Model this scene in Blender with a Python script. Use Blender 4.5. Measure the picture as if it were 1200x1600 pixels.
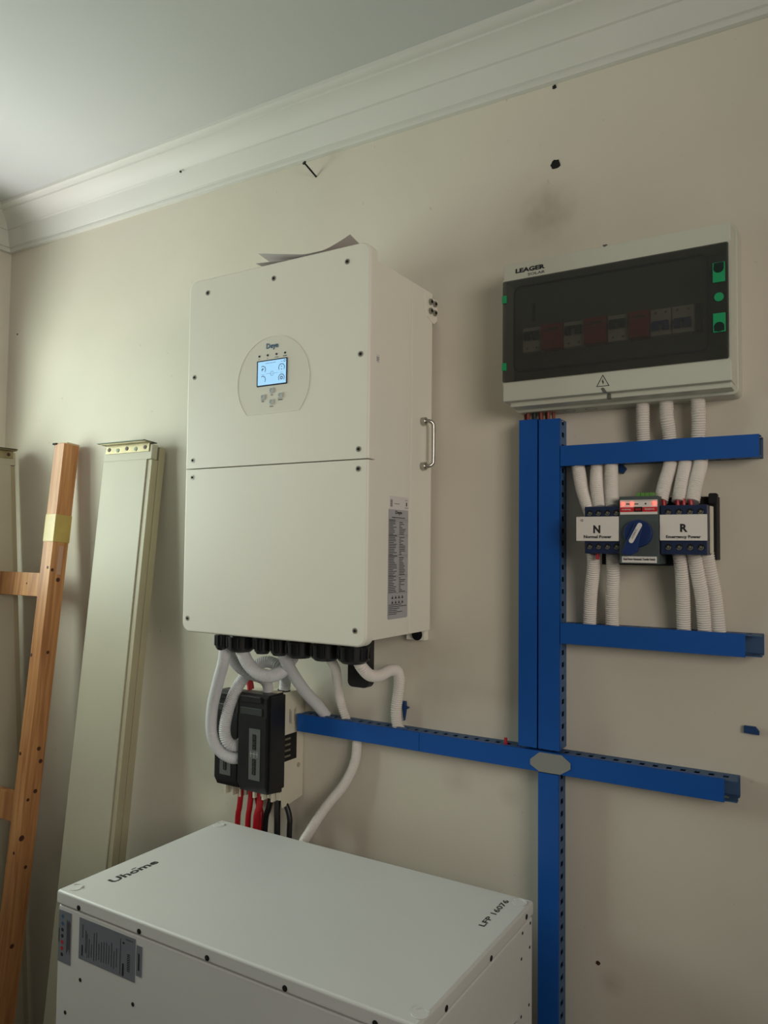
import bpy, bmesh, math, random
from mathutils import Vector, Matrix
random.seed(7)
S = bpy.context.scene
C = S.collection
for o in list(bpy.data.objects): bpy.data.objects.remove(o)
# ---------------------------------------------------------------- camera, world, lights
# world metres: the equipment wall is the plane y = 0, x runs to the right along it, z = 0 is the inverter's underside
cam_d = bpy.data.cameras.new('camera'); cam = bpy.data.objects.new('camera', cam_d); C.objects.link(cam)
cam_d.sensor_fit = 'VERTICAL'; cam_d.sensor_height = 36.0; cam_d.lens = 36.0 * 1203.08 / 1600.0
cam_d.clip_start = 0.02
fw = Vector((-0.52018693, 0.85280021, 0.04623157)); rt = Vector((0.85392527, 0.52028099, 0.01092374)); up = Vector((0.01473764, -0.04516069, 0.99887102))
M = Matrix((rt, up, -fw)).transposed().to_4x4(); M.translation = Vector((1.23688, -1.48279, 0.18498))
cam.matrix_world = M
S.camera = cam
w = bpy.data.worlds.new('world'); S.world = w; w.use_nodes = True
w.node_tree.nodes['Background'].inputs[0].default_value = (0.80, 0.92, 1.0, 1)
w.node_tree.nodes['Background'].inputs[1].default_value = 0.10
def area(name, loc, target, sx, sy, power, col, spread=180):
    l = bpy.data.lights.new(name, 'AREA'); l.shape = 'RECTANGLE'; l.size = sx; l.size_y = sy
    l.energy = power; l.color = col; l.spread = math.radians(spread)
    o = bpy.data.objects.new(name, l); C.objects.link(o); o.location = loc
    d = Vector(target) - Vector(loc); o.rotation_euler = d.to_track_quat('-Z', 'Y').to_euler()
    return o
# daylight through the window in the left wall, light thrown up by the sunlit ground outside, and the doorway behind the camera
area('window_daylight', (-1.34, -0.80, 0.43), (0.0, -0.65, 0.45), 1.10, 0.72, 33, (0.90, 1.0, 0.90))
area('ground_bounce', (-1.90, -0.80, -0.75), (-0.75, -0.55, 0.9), 0.45, 0.4, 36, (1.0, 0.86, 0.95))
area('doorway_daylight', (1.3, -3.1, 0.35), (0.3, 0.0, 0.3), 1.0, 1.6, 1.2, (1.0, 0.88, 0.86))
area('right_fill', (2.58, -1.75, 0.55), (0.25, -0.1, 0.34), 1.1, 0.8, 5.3, (1.0, 0.89, 0.78), 78)  # added fill lamp on the right, brightens the inverter's side and nearby wall
S.view_settings.view_transform = 'Standard'; S.view_settings.look = 'None'
S.view_settings.gamma = 1.0; S.view_settings.use_curve_mapping = False
S.view_settings.exposure = 0.0
# ---------------------------------------------------------------- materials
def lin(c): return tuple((v/255/12.92 if v/255 <= .04045 else ((v/255+.055)/1.055)**2.4) for v in c) + (1,)
MT = {}
def mat(name, rgb, rough=.5, metal=0., noise=0., nscale=20., bump=0., bscale=200., emit=0., spec=.5, tint2=None):
    if name in MT: return MT[name]
    m = bpy.data.materials.new(name); m.use_nodes = True; MT[name] = m
    nt = m.node_tree; b = nt.nodes['Principled BSDF']; c = lin(rgb)
    b.inputs['Base Color'].default_value = c; b.inputs['Roughness'].default_value = rough; b.inputs['Metallic'].default_value = metal
    b.inputs['Specular IOR Level'].default_value = spec
    tc = nt.nodes.new('ShaderNodeTexCoord')
    if noise or tint2:
        n = nt.nodes.new('ShaderNodeTexNoise'); n.inputs['Scale'].default_value = nscale; n.inputs['Detail'].default_value = 5
        r = nt.nodes.new('ShaderNodeValToRGB'); r.color_ramp.elements[0].position = .3; r.color_ramp.elements[1].position = .7
        d = lin(tint2) if tint2 else tuple(v*(1-noise) for v in c[:3]) + (1,)
        r.color_ramp.elements[0].color = d; r.color_ramp.elements[1].color = c
        nt.links.new(tc.outputs['Object'], n.inputs['Vector']); nt.links.new(n.outputs['Fac'], r.inputs['Fac'])
        nt.links.new(r.outputs['Color'], b.inputs['Base Color'])
    if bump:
        n2 = nt.nodes.new('ShaderNodeTexNoise'); n2.inputs['Scale'].default_value = bscale
        bp = nt.nodes.new('ShaderNodeBump'); bp.inputs['Strength'].default_value = bump; bp.inputs['Distance'].default_value = .002
        nt.links.new(tc.outputs['Object'], n2.inputs['Vector']); nt.links.new(n2.outputs['Fac'], bp.inputs['Height']); nt.links.new(bp.outputs['Normal'], b.inputs['Normal'])
    if emit:
        b.inputs['Emission Color'].default_value = c; b.inputs['Emission Strength'].default_value = emit
    return m
def wall_material():
    # painted plaster: cream white with a large cloud of grubbiness, stains and hairline scuffs that belong to the wall
    m = bpy.data.materials.new('wall_plaster'); m.use_nodes = True; nt = m.node_tree; N = nt.nodes; L = nt.links
    b = N['Principled BSDF']; b.inputs['Roughness'].default_value = .62; b.inputs['Specular IOR Level'].default_value = .3
    tc = N.new('ShaderNodeTexCoord')
    def noise(sc, det, lo, hi, c0, c1):
        n = N.new('ShaderNodeTexNoise'); n.inputs['Scale'].default_value = sc; n.inputs['Detail'].default_value = det
        r = N.new('ShaderNodeValToRGB'); r.color_ramp.elements[0].position = lo; r.color_ramp.elements[1].position = hi
        r.color_ramp.elements[0].color = c0; r.color_ramp.elements[1].color = c1
        L.new(tc.outputs['Object'], n.inputs['Vector']); L.new(n.outputs['Fac'], r.inputs['Fac']); return r
    a = noise(2.2, 4, .3, .7, lin((208, 200, 187)), lin((216, 210, 195)))
    sp = noise(55, 2, .72, .80, (0, 0, 0, 1), (.45, .45, .45, 1))
    mx = N.new('ShaderNodeMixRGB'); mx.inputs[2].default_value = lin((160, 138, 118)); L.new(sp.outputs[0], mx.inputs[0]); L.new(a.outputs[0], mx.inputs[1])
    col = mx.outputs[0]
    for (x, z, r, k, c) in [(.715, .875, .045, .42, (120, 108, 84)), (.694, .85, .09, .22, (120, 108, 84)), (.84, -.62, .02, .3, (150, 90, 80)),
                            (.52, -.30, .03, .2, (130, 110, 95)), (.64, -.31, .02, .25, (120, 105, 90)), (.50, .60, .05, .15, (150, 120, 105)), (.43, -.07, .09, .2, (150, 125, 105))]:
        v = N.new('ShaderNodeVectorMath'); v.operation = 'DISTANCE'; v.inputs[1].default_value = (x, 0, z)
        n = N.new('ShaderNodeTexNoise'); n.inputs['Scale'].default_value = 25; n.inputs['Detail'].default_value = 4
        mp = N.new('ShaderNodeMapRange'); mp.inputs[1].default_value = r*1.5; mp.inputs[2].default_value = 0; mp.inputs[3].default_value = 0; mp.inputs[4].default_value = k*1.6
        mul = N.new('ShaderNodeMath'); mul.operation = 'MULTIPLY'; mul.use_clamp = True
        L.new(tc.outputs['Object'], v.inputs[0]); L.new(v.outputs['Value'], mp.inputs[0]); L.new(tc.outputs['Object'], n.inputs['Vector'])
        L.new(mp.outputs[0], mul.inputs[0]); L.new(n.outputs['Fac'], mul.inputs[1])
        mm = N.new('ShaderNodeMixRGB'); mm.inputs[2].default_value = lin(c); L.new(mul.outputs[0], mm.inputs[0]); L.new(col, mm.inputs[1]); col = mm.outputs[0]
    L.new(col, b.inputs['Base Color'])
    n2 = N.new('ShaderNodeTexNoise'); n2.inputs['Scale'].default_value = 14; n2.inputs['Detail'].default_value = 3
    bp = N.new('ShaderNodeBump'); bp.inputs['Strength'].default_value = .18; bp.inputs['Distance'].default_value = .004
    L.new(tc.outputs['Object'], n2.inputs['Vector']); L.new(n2.outputs['Fac'], bp.inputs['Height']); L.new(bp.outputs['Normal'], b.inputs['Normal'])
    return m
def wood_material():
    m = bpy.data.materials.new('pine_wood'); m.use_nodes = True; nt = m.node_tree; N = nt.nodes; L = nt.links
    b = N['Principled BSDF']; b.inputs['Roughness'].default_value = .45
    tc = N.new('ShaderNodeTexCoord'); mp = N.new('ShaderNodeMapping'); mp.inputs['Scale'].default_value = (28, 28, 1.6)
    n = N.new('ShaderNodeTexNoise'); n.inputs['Scale'].default_value = 2.2; n.inputs['Detail'].default_value = 6; n.inputs['Distortion'].default_value = .6
    r = N.new('ShaderNodeValToRGB'); r.color_ramp.elements[0].position = .35; r.color_ramp.elements[1].position = .7
    r.color_ramp.elements[0].color = lin((160, 104, 62)); r.color_ramp.elements[1].color = lin((208, 152, 98))
    L.new(tc.outputs['Object'], mp.inputs[0]); L.new(mp.outputs[0], n.inputs['Vector']); L.new(n.outputs['Fac'], r.inputs['Fac']); L.new(r.outputs[0], b.inputs['Base Color'])
    return m
def see_through(name, tint, gloss, rough=.03, haze=0.):
    m = bpy.data.materials.new(name); m.use_nodes = True; nt = m.node_tree; N = nt.nodes; L = nt.links
    N.remove(N['Principled BSDF']); t = N.new('ShaderNodeBsdfTransparent'); t.inputs[0].default_value = tint
    g = N.new('ShaderNodeBsdfGlossy'); g.inputs['Roughness'].default_value = rough
    lw = N.new('ShaderNodeLayerWeight'); lw.inputs[0].default_value = .5      # Schlick: .04 + .96 (1 - cos)^5
    pw = N.new('ShaderNodeMath'); pw.operation = 'POWER'; pw.inputs[1].default_value = 5; L.new(lw.outputs['Facing'], pw.inputs[0])
    f = N.new('ShaderNodeMath'); f.operation = 'MULTIPLY_ADD'; f.inputs[1].default_value = .96; f.inputs[2].default_value = .04; L.new(pw.outputs[0], f.inputs[0])
    ml = N.new('ShaderNodeMath'); ml.operation = 'MULTIPLY'; ml.inputs[1].default_value = gloss
    x = N.new('ShaderNodeMixShader'); L.new(f.outputs[0], ml.inputs[0]); L.new(ml.outputs[0], x.inputs[0]); L.new(t.outputs[0], x.inputs[1]); L.new(g.outputs[0], x.inputs[2])
    out = x.outputs[0]
    if haze:                                                # even grey dust haze, also standing in for the dim room reflection
        d = N.new('ShaderNodeBsdfDiffuse'); d.inputs[0].default_value = (.16, .16, .15, 1); y = N.new('ShaderNodeMixShader'); y.inputs[0].default_value = haze
        L.new(out, y.inputs[1]); L.new(d.outputs[0], y.inputs[2]); out = y.outputs[0]
    L.new(out, N['Material Output'].inputs[0]); return m
m_wall = wall_material()
m_ceil = mat('ceiling_paint', (198, 200, 198), .7, noise=.04, nscale=3, bump=.12, bscale=16)
m_corn = mat('cornice_paint', (210, 209, 202), .6, noise=.03, nscale=5)
m_floor = mat('floor_tile', (72, 56, 48), .4, noise=.15, nscale=4)
m_wood = wood_material()
m_coat = mat('white_powder_coat', (232, 229, 217), .42, noise=.02, nscale=6, bump=.10, bscale=900)
m_batt = mat('battery_white_coat', (217, 217, 216), .36, noise=.03, nscale=5, bump=.10, bscale=900)
m_black = mat('black_plastic', (26, 26, 30), .42, bump=.1, bscale=300)
m_nut = mat('black_nylon', (22, 23, 28), .35)
m_dark = mat('dark_recess', (9, 9, 11), .7)
m_hole = mat('hole_dark', (14, 13, 12), .9)
m_steel = mat('brushed_steel', (180, 178, 172), .3, 1.)
m_screw = mat('screw_steel', (150, 147, 138), .4, .4)
m_cond = mat('grey_conduit', (206, 206, 210), .5)
m_condw = mat('white_conduit', (226, 220, 214), .5)
m_blue = mat('blue_duct', (8, 84, 170), .42, noise=.08, nscale=7)
m_bluec = mat('blue_duct_channel', (62, 92, 130), .55)
m_bluew = mat('blue_scrap', (20, 60, 110), .5)
m_red = mat('red_cable', (170, 18, 34), .4)
m_bcab = mat('black_cable', (20, 20, 24), .4)
m_rbr = mat('brown_cable', (128, 52, 36), .45)
m_rail = mat('painted_board', (178, 171, 152), .5, noise=.05, nscale=8)
m_lath = mat('painted_lath', (166, 156, 130), .5, noise=.05, nscale=8)
m_zinc = mat('zinc_bracket', (158, 146, 112), .4, .45, noise=.3, nscale=40)
m_dkmet = mat('dark_metal', (70, 78, 68), .4, .8)
m_tape = mat('yellow_tape', (190, 165, 92), .3, noise=.15, nscale=30)
m_knot = mat('wood_knot', (70, 36, 24), .6)
m_box = mat('light_grey_plastic', (196, 197, 184), .4)
m_smoke = see_through('smoked_plastic', (.60, .60, .585, 1), 1.6, .16, .12)
m_glass = see_through('window_glass', (.93, .95, .94, 1), 1.0)
m_green = mat('green_latch', (28, 150, 96), .4)
m_cream = mat('cream_plastic', (214, 208, 190), .5)
m_lab = mat('silver_label', (168, 168, 172), .35, noise=.02)
m_labd = mat('grey_label', (118, 121, 132), .4)
m_labw = mat('white_label', (216, 210, 208), .5)
m_ink = mat('print_ink', (30, 30, 34), .5)
m_inkg = mat('print_ink_grey', (84, 84, 88), .5)
m_inkb = mat('print_ink_blue', (44, 92, 130), .5)
m_navy = mat('navy_plastic', (24, 38, 74), .4)
m_ats = mat('ats_grey', (72, 82, 84), .45)
m_white = mat('white_plastic', (222, 216, 210), .45)
m_knob = mat('blue_knob', (18, 44, 98), .4)
m_redp = mat('red_print', (196, 26, 40), .5)
m_led = mat('led_red', (255, 60, 50), .4, emit=6)
m_lcd = mat('lcd_backlight', (150, 196, 232), .3, emit=.75)
m_lcdf = mat('lcd_frame', (30, 36, 52), .3)
m_lcdi = mat('lcd_ink', (78, 98, 122), .4)
m_paper = mat('paper_sheet', (214, 206, 204), .7)
m_brkw = mat('breaker_white', (226, 222, 205), .5)
m_brkr = mat('surge_red', (190, 46, 46), .5)
m_tog = mat('toggle_black', (30, 32, 34), .5)
m_togb = mat('toggle_blue', (60, 66, 150), .5)
m_octa = mat('grey_sticker', (140, 142, 138), .6)
m_inner = mat('box_interior', (112, 114, 108), .6)
m_term = mat('terminal_green', (92, 140, 66), .5)
m_win = mat('window_frame_paint', (200, 198, 190), .5)
m_out = mat('outside_ground', (150, 150, 120), .8, noise=.3, nscale=3)
# ---------------------------------------------------------------- mesh helpers
def add_box(bm, x0, x1, y0, y1, z0, z1, bev=0., seg=2):
    t = bmesh.new()
    v = [t.verts.new(p) for p in ((x0,y0,z0),(x1,y0,z0),(x1,y1,z0),(x0,y1,z0),(x0,y0,z1),(x1,y0,z1),(x1,y1,z1),(x0,y1,z1))]
    for f in ((0,3,2,1),(4,5,6,7),(0,1,5,4),(1,2,6,5),(2,3,7,6),(3,0,4,7)): t.faces.new([v[i] for i in f])
    bmesh.ops.recalc_face_normals(t, faces=t.faces)
    if bev: bmesh.ops.bevel(t, geom=list(t.edges), offset=bev, segments=seg, affect='EDGES', profile=.5)
    merge(bm, t)
def merge(bm, t, mtx=None):
    if mtx is not None: bmesh.ops.transform(t, matrix=mtx, verts=t.verts)
    me = bpy.data.meshes.new('tmp'); t.to_mesh(me); t.free(); bm.from_mesh(me); bpy.data.meshes.remove(me)
def frame(axis):
    a = Vector(axis).normalized(); h = Vector((0,0,1)) if abs(a.z) < .9 else Vector((1,0,0))
    u = h.cross(a).normalized(); return u, a.cross(u)
def add_cyl(bm, c, axis, r, h, n=20, r2=None, bev=0.):
    "cylinder that starts at c and runs h along axis"
    a = Vector(axis).normalized(); u, v = frame(a); c = Vector(c); r2 = r if r2 is None else r2
    rings = [(0, r), (h, r2)]
    if bev: rings = [(0, r-bev), (bev, r), (h-bev, r2), (h, r2-bev)]
    R = [[bm.verts.new(c + a*t + (u*math.cos(2*math.pi*i/n) + v*math.sin(2*math.pi*i/n))*q) for i in range(n)] for t, q in rings]
    for k in range(len(R)-1):
        for i in range(n): bm.faces.new((R[k][i], R[k][(i+1)%n], R[k+1][(i+1)%n], R[k+1][i]))
    bm.faces.new(R[0][::-1]); bm.faces.new(R[-1])
def add_prism(bm, pts, axis, d0, d1, bev=0., seg=2):
    "polygon pts (2-D) extruded along axis 'x','y' or 'z' from d0 to d1"
    t = bmesh.new()
    def P(p, d): return {'x': (d, p[0], p[1]), 'y': (p[0], d, p[1]), 'z': (p[0], p[1], d)}[axis]
    a = [t.verts.new(P(p, d0)) for p in pts]; b = [t.verts.new(P(p, d1)) for p in pts]; n = len(pts)
    t.faces.new(a); t.faces.new(b[::-1])
    for i in range(n): t.faces.new((a[i], b[i], b[(i+1)%n], a[(i+1)%n]))
    bmesh.ops.recalc_face_normals(t, faces=t.faces)
    if bev:
        ca = set(a); e = [e for e in t.edges if e.verts[0] in ca and e.verts[1] in ca]
        bmesh.ops.bevel(t, geom=e, offset=bev, segments=seg, affect='EDGES', profile=.5)
    merge(bm, t)
def rrect(x0, x1, z0, z1, r, n=6, rb=None):
    rb = r if rb is None else rb; P = []
    for (cx, cz, a0, q) in ((x1-rb, z0+rb, -90, rb), (x1-r, z1-r, 0, r), (x0+r, z1-r, 90, r), (x0+rb, z0+rb, 180, rb)):
        for i in range(n+1):
            a = math.radians(a0 + 90*i/n); P.append((cx + q*math.cos(a), cz + q*math.sin(a)))
    return P
def smooth_path(pts, step):
    P = [Vector(p) for p in pts]; P = [P[0]*2-P[1]] + P + [P[-1]*2-P[-2]]; out = []
    for i in range(1, len(P)-2):
        p0, p1, p2, p3 = P[i-1:i+3]; n = max(2, int((p2-p1).length/step))
        for k in range(n):
            t = k/n; out.append(.5*((2*p1)+(p2-p0)*t+(2*p0-5*p1+4*p2-p3)*t*t+(3*p1-p0-3*p2+p3)*t**3))
    out.append(P[-2]); return out
def add_tube(bm, pts, r, n=12, rib=0., pitch=.0036, path_step=.01):
    C0 = smooth_path(pts, .002 if rib else path_step)
    if rib:                                  # resample evenly, four rings to a rib
        L = [0]
        for a, b in zip(C0, C0[1:]): L.append(L[-1] + (b-a).length)
        m = max(4, int(L[-1]/pitch*4)); out = []; j = 0
        for k in range(m+1):
            s = L[-1]*k/m
            while j < len(L)-2 and L[j+1] < s: j += 1
            t = (s-L[j])/max(1e-9, L[j+1]-L[j]); out.append(C0[j].lerp(C0[j+1], min(1, t)))
        C0 = out
    T = [(C0[min(i+1, len(C0)-1)] - C0[max(i-1, 0)]).normalized() for i in range(len(C0))]
    u, v = frame(T[0]); R = []
    for i, (c, t) in enumerate(zip(C0, T)):
        u = (u - t*u.dot(t)).normalized(); v = t.cross(u)
        q = r - (rib if i % 4 in (0,) else (rib*.55 if i % 4 in (1, 3) else 0)) if rib else r
        R.append([bm.verts.new(c + (u*math.cos(2*math.pi*k/n) + v*math.sin(2*math.pi*k/n))*q) for k in range(n)])
    for a, b in zip(R, R[1:]):
        for k in range(n): bm.faces.new((a[k], a[(k+1)%n], b[(k+1)%n], b[k]))
    bm.faces.new(R[0][::-1]); bm.faces.new(R[-1])
def obj(name, bm, m, parent=None, smooth=False, mtx=None):
    bmesh.ops.recalc_face_normals(bm, faces=bm.faces)
    me = bpy.data.meshes.new(name); bm.to_mesh(me); bm.free(); me.materials.append(m)
    if smooth: me.polygons.foreach_set('use_smooth', [len(p.vertices) <= 4 for p in me.polygons]); me.set_sharp_from_angle(angle=math.radians(38))
    o = bpy.data.objects.new(name, me); C.objects.link(o)
    if smooth and len(me.polygons) < 1500: wn = o.modifiers.new('weighted_normals', 'WEIGHTED_NORMAL'); wn.keep_sharp = True; wn.weight = 100
    if parent: o.parent = parent
    if mtx is not None: o.matrix_local = mtx
    return o
def B(): return bmesh.new()
def box(name, m, parent, x0, x1, y0, y1, z0, z1, bev=0., seg=2, label=None):
    b = B(); add_box(b, x0, x1, y0, y1, z0, z1, bev, seg); o = obj(name, b, m, parent, smooth=bev > 0)
    if label: o['label'] = label
    return o
def rel(parent, pts): return pts
def thing(name, label, cat, loc=(0,0,0), group=None):
    o = bpy.data.objects.new(name, None); C.objects.link(o); o.empty_display_size = .05; o.location = loc
    o['label'] = label; o['category'] = cat
    if group: o['group'] = group
    o['_loc'] = list(loc)
    return o
def settle(root):
    "children were modelled in world coordinates: shift them so that the empty can stand at the thing's base"
    v = Vector(root['_loc']); del root['_loc']
    for c in root.children: c.location = c.location - v
def tag(o, label, cat, group=None):
    o['label'] = label; o['category'] = cat
    if group: o['group'] = group
    return o
def struct(o, label=None):
    o['kind'] = 'structure'
    if label: o['label'] = label
    return o
FONT = {}
def text(name, s, m, parent, width, origin, right, upv, height=None, bold=0., center=False, thick=.0003):
    "flat lettering as a thin mesh; origin is the lower left of the words (or their middle when center)"
    cu = bpy.data.curves.new('t', 'FONT'); cu.body = s; cu.size = 1; cu.offset = bold; cu.resolution_u = 2; cu.extrude = .01
    if center: cu.align_x = 'CENTER'
    t = bpy.data.objects.new('t', cu); C.objects.link(t); dg = bpy.context.evaluated_depsgraph_get()
    me = bpy.data.meshes.new_from_object(t.evaluated_get(dg)); bpy.data.objects.remove(t); bpy.data.curves.remove(cu)
    xs = [v.co.x for v in me.vertices]; ys = [v.co.y for v in me.vertices]; wd = max(xs)-min(xs); x0 = 0 if center else min(xs)
    r = Vector(right).normalized(); u = Vector(upv).normalized(); n = r.cross(u); k = width/wd; ky = (height/(max(ys)-min(ys))) if height else k
    O = Vector(origin)
    for v in me.vertices:
        v.co = O + r*((v.co.x-x0)*k) + u*((v.co.y - (0 if not height else min(ys)))*ky) + n*(thick if v.co.z > 0 else 0)
    me.materials.clear(); me.materials.append(m)
    o = bpy.data.objects.new(name, me); C.objects.link(o); o.parent = parent; return o
XR, ZU, YB = (1,0,0), (0,0,1), (0,1,0)
def front_screw(parent, x, y, z, r=.0055, name='screw'):
    b = B(); add_cyl(b, (x, y+.0005, z), (0,-1,0), r, .0012, 16)
    o = obj(name, b, m_screw, parent, smooth=True)
    h = B(); add_cyl(h, (x, y-.0005, z), (0,-1,0), r*.55, .0008, 6); obj('hex_socket', h, m_hole, o); return o
# ---------------------------------------------------------------- room shell
X0, X1, Y0, ZF, ZC = -1.112, 2.5, -3.2, -1.35, 1.240
WY0, WY1, WZ0, WZ1 = -1.40, -.20, .06, .82          # window opening in the left wall
b = B(); add_box(b, X0-.12, X1+.12, 0, .12, ZF-.12, ZC+.12); struct(obj('wall_back', b, m_wall), 'cream plastered wall the equipment hangs on')
b = B()
add_box(b, X0-.12, X0, WY1, 0, ZF, ZC); add_box(b, X0-.12, X0, Y0, WY0, ZF, ZC)
add_box(b, X0-.12, X0, WY0, WY1, ZF, WZ0); add_box(b, X0-.12, X0, WY0, WY1, WZ1, ZC)
struct(obj('wall_left', b, m_wall))
b = B(); RY0, RY1, RZ0, RZ1 = -2.35, -1.15, .12, 1.0    # unseen opening added in the right wall for the fill lamp
add_box(b, X1, X1+.12, RY1, 0, ZF, ZC); add_box(b, X1, X1+.12, Y0, RY0, ZF, ZC); add_box(b, X1, X1+.12, RY0, RY1, ZF, RZ0); add_box(b, X1, X1+.12, RY0, RY1, RZ1, ZC)
struct(obj('wall_right', b, m_wall))
DX0, DX1, DZ = .8, 1.8, .8                           # doorway behind the camera
b = B(); add_box(b, X0-.12, DX0, Y0-.12, Y0, ZF, ZC); add_box(b, DX1, X1+.12, Y0-.12, Y0, ZF, ZC); add_box(b, DX0, DX1, Y0-.12, Y0, DZ, ZC)
struct(obj('wall_front', b, m_wall))
b = B(); add_box(b, X0-.12, X1+.12, Y0-.12, 0, ZF-.12, ZF); struct(obj('floor', b, m_floor))
b = B(); add_box(b, X0-.12, X1+.12, Y0-.12, 0, ZC, ZC+.12); struct(obj('ceiling', b, m_ceil))
b = B(); add_box(b, -9, X0-.13, -9, 7, -1.60, -1.50); struct(obj('ground', b, m_out))
# cornice: (distance from wall, height)
prof = [(0,1.1340),(.004,1.1330),(.012,1.1345),(.0145,1.140),(.0135,1.1455),(.0155,1.1465),(.019,1.1475),(.024,1.156),(.031,1.169),(.037,1.183),(.040,1.190),
        (.0455,1.1915),(.0475,1.1955),(.056,1.205),(.067,1.213),(.080,1.219),(.0915,1.2215),(.0925,1.2265),(.099,1.2275),(.106,1.2285),(.1115,1.2315),(.1125,1.2375),(.1125,1.2405),(0,1.2405)]
def sweep(name, f, d0, d1):
    b = B(); R = [[b.verts.new(f(p, d)) for p in prof] for d in (d0, d1)]
    for i in range(len(prof)): j = (i+1) % len(prof); b.faces.new((R[0][i], R[0][j], R[1][j], R[1][i]))
    b.faces.new(R[0]); b.faces.new(R[1][::-1]); return struct(obj(name, b, m_corn, smooth=True), 'moulded plaster cornice')
sweep('trim_1', lambda p, d: (d, -p[0], p[1]), X0, X1)
sweep('trim_2', lambda p, d: (X0+p[0], d, p[1]), Y0, 0)
# window in the left wall (outside the frame; it lights the room)
b = B(); f = .045
add_box(b, X0-.09, X0-.04, WY0, WY0+f, WZ0, WZ1); add_box(b, X0-.09, X0-.04, WY1-f, WY1, WZ0, WZ1)
add_box(b, X0-.09, X0-.04, WY0+f, WY1-f, WZ0, WZ0+f); add_box(b, X0-.09, X0-.04, WY0+f, WY1-f, WZ1-f, WZ1)
ym = (WY0+WY1)/2; add_box(b, X0-.09, X0-.04, ym-.02, ym+.02, WZ0+f, WZ1-f)
win = struct(obj('window_1', b, m_win))
for a0, a1 in ((WY0+f, ym-.02), (ym+.02, WY1-f)):
    box('pane', m_glass, win, X0-.068, X0-.063, a0, a1, WZ0+f, WZ1-f)
# drill holes, nail and marks in the equipment wall
def disc(name, m, x, z, r, label, cat, squash=1.):
    b = B(); n = 14; rr = [r*(1+random.uniform(-.18, .18)) for _ in range(n)]
    ring = [b.verts.new((x+q*math.cos(2*math.pi*i/n), -.0008, z+q*squash*math.sin(2*math.pi*i/n))) for i, q in enumerate(rr)]
    back = [b.verts.new((v.co.x, 0.0, v.co.z)) for v in ring]
    b.faces.new(ring); 
    for i in range(n): b.faces.new((ring[i], back[i], back[(i+1)%n], ring[(i+1)%n]))
    return tag(obj(name, b, m), label, cat)
disc('wall_hole', m_hole, .731, .966, .0105, 'large dark drilled hole in the wall above the distribution box', 'hole')
disc('wall_hole', m_hole, .729, 1.128, .0045, 'small dark hole just under the cornice above the large drilled hole', 'hole')
disc('wall_hole', m_hole, -1.065, .862, .003, 'tiny dark hole high in the left corner of the wall', 'hole')
disc('wall_mark', m_knot, .815, -.591, .004, 'tiny reddish fleck low on the wall right of the vertical blue duct', 'mark')
b = B(); add_cyl(b, (.128, 0, 1.089), (-.12, -1, .42), .0022, .045, 10); add_cyl(b, (.128-.0049, -.0412, 1.089+.0173), (-.12, -1, .42), .0052, .002, 12)
tag(obj('nail', b, m_hole, smooth=True), 'long dark nail sticking out of the wall under the cornice', 'nail')
b = B(); add_cyl(b, (-.29, -.045, 1.187), (0,-1,-.3), .003, .003, 8); tag(obj('cornice_pin', b, m_hole), 'tiny black nail head in the cornice above the white inverter', 'nail')
def scrap(pts, y, label):
    b = B(); add_prism(b, pts, 'y', y-.004, 0, 0); return tag(obj('plastic_scrap', b, m_bluew), label, 'plastic scrap')
scrap([(1.070,-.116),(1.088,-.116),(1.094,-.123),(1.094,-.129),(1.070,-.128)], -.003, 'small blue plastic chip stuck on the bare wall at the far right')
scrap([(.851,.352),(.863,.350),(.872,.339),(.866,.330),(.857,.334),(.852,.340)], -.004, 'crumpled blue plastic scrap hanging under the top blue duct beside the conduits')
scrap([(.385,-.150),(.396,-.150),(.397,-.160),(.405,-.163),(.397,-.168),(.393,-.192),(.389,-.168)], -.003, 'jagged blue plastic scrap above the lower blue duct beside the bent conduit')
# ---------------------------------------------------------------- inverter
inv = thing('inverter', 'large white wall-mounted inverter with a small lit screen on its upper cover', 'inverter', (.232, -.15, 0))
CW0, CW1 = -.003, .4690
b = B(); add_box(b, .007, .462, -.258, -.1088, .010, .7385, .002); obj('body', b, m_coat, inv, smooth=True)
b = B(); add_box(b, .007, .4620, -.1078, -.018, .010, .7385, .002); obj('rear_housing', b, m_coat, inv, smooth=True)
def cover(z0, z1, rt_, rb_):
    "pressed cover: rings that roll over the outer edges but stay sharp along the seam between the two covers"
    lo = 1. if rb_ > .01 else .12; hi = 1. if rt_ > .01 else .12
    b = B(); rings = []
    for ins, y in ((0, -.257), (0, -.2775), (.0004, -.2793), (.0014, -.2808), (.0027, -.2817), (.0042, -.2820)):
        pts = rrect(CW0+ins, CW1-ins, z0+ins*lo, z1-ins*hi, max(.0006, rt_-ins*hi), 8, max(.0006, rb_-ins*lo))
        rings.append([b.verts.new((p[0], y, p[1])) for p in pts])
    n = len(rings[0])
    for r0, r1 in zip(rings, rings[1:]):
        for k in range(n): b.faces.new((r0[k], r0[(k+1) % n], r1[(k+1) % n], r1[k]))
    b.faces.new(rings[0][::-1]); b.faces.new(rings[-1])
    return obj('front_cover', b, m_coat, inv, smooth=True)
up_c = cover(.3508, .7635, .022, .002); lo_c = cover(.0, .3492, .002, .022)
up_c['label'] = 'upper front cover with the display'; lo_c['label'] = 'plain lower front cover'
for x, z in ((.052,.731),(.235,.731),(.416,.732),(.018,.550),(.449,.549),(.018,.369),(.447,.369)): front_screw(up_c, x, -.282, z)
for x, z in ((.018,.332),(.447,.332),(.013,.029),(.444,.030)): front_screw(lo_c, x, -.282, z)
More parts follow.
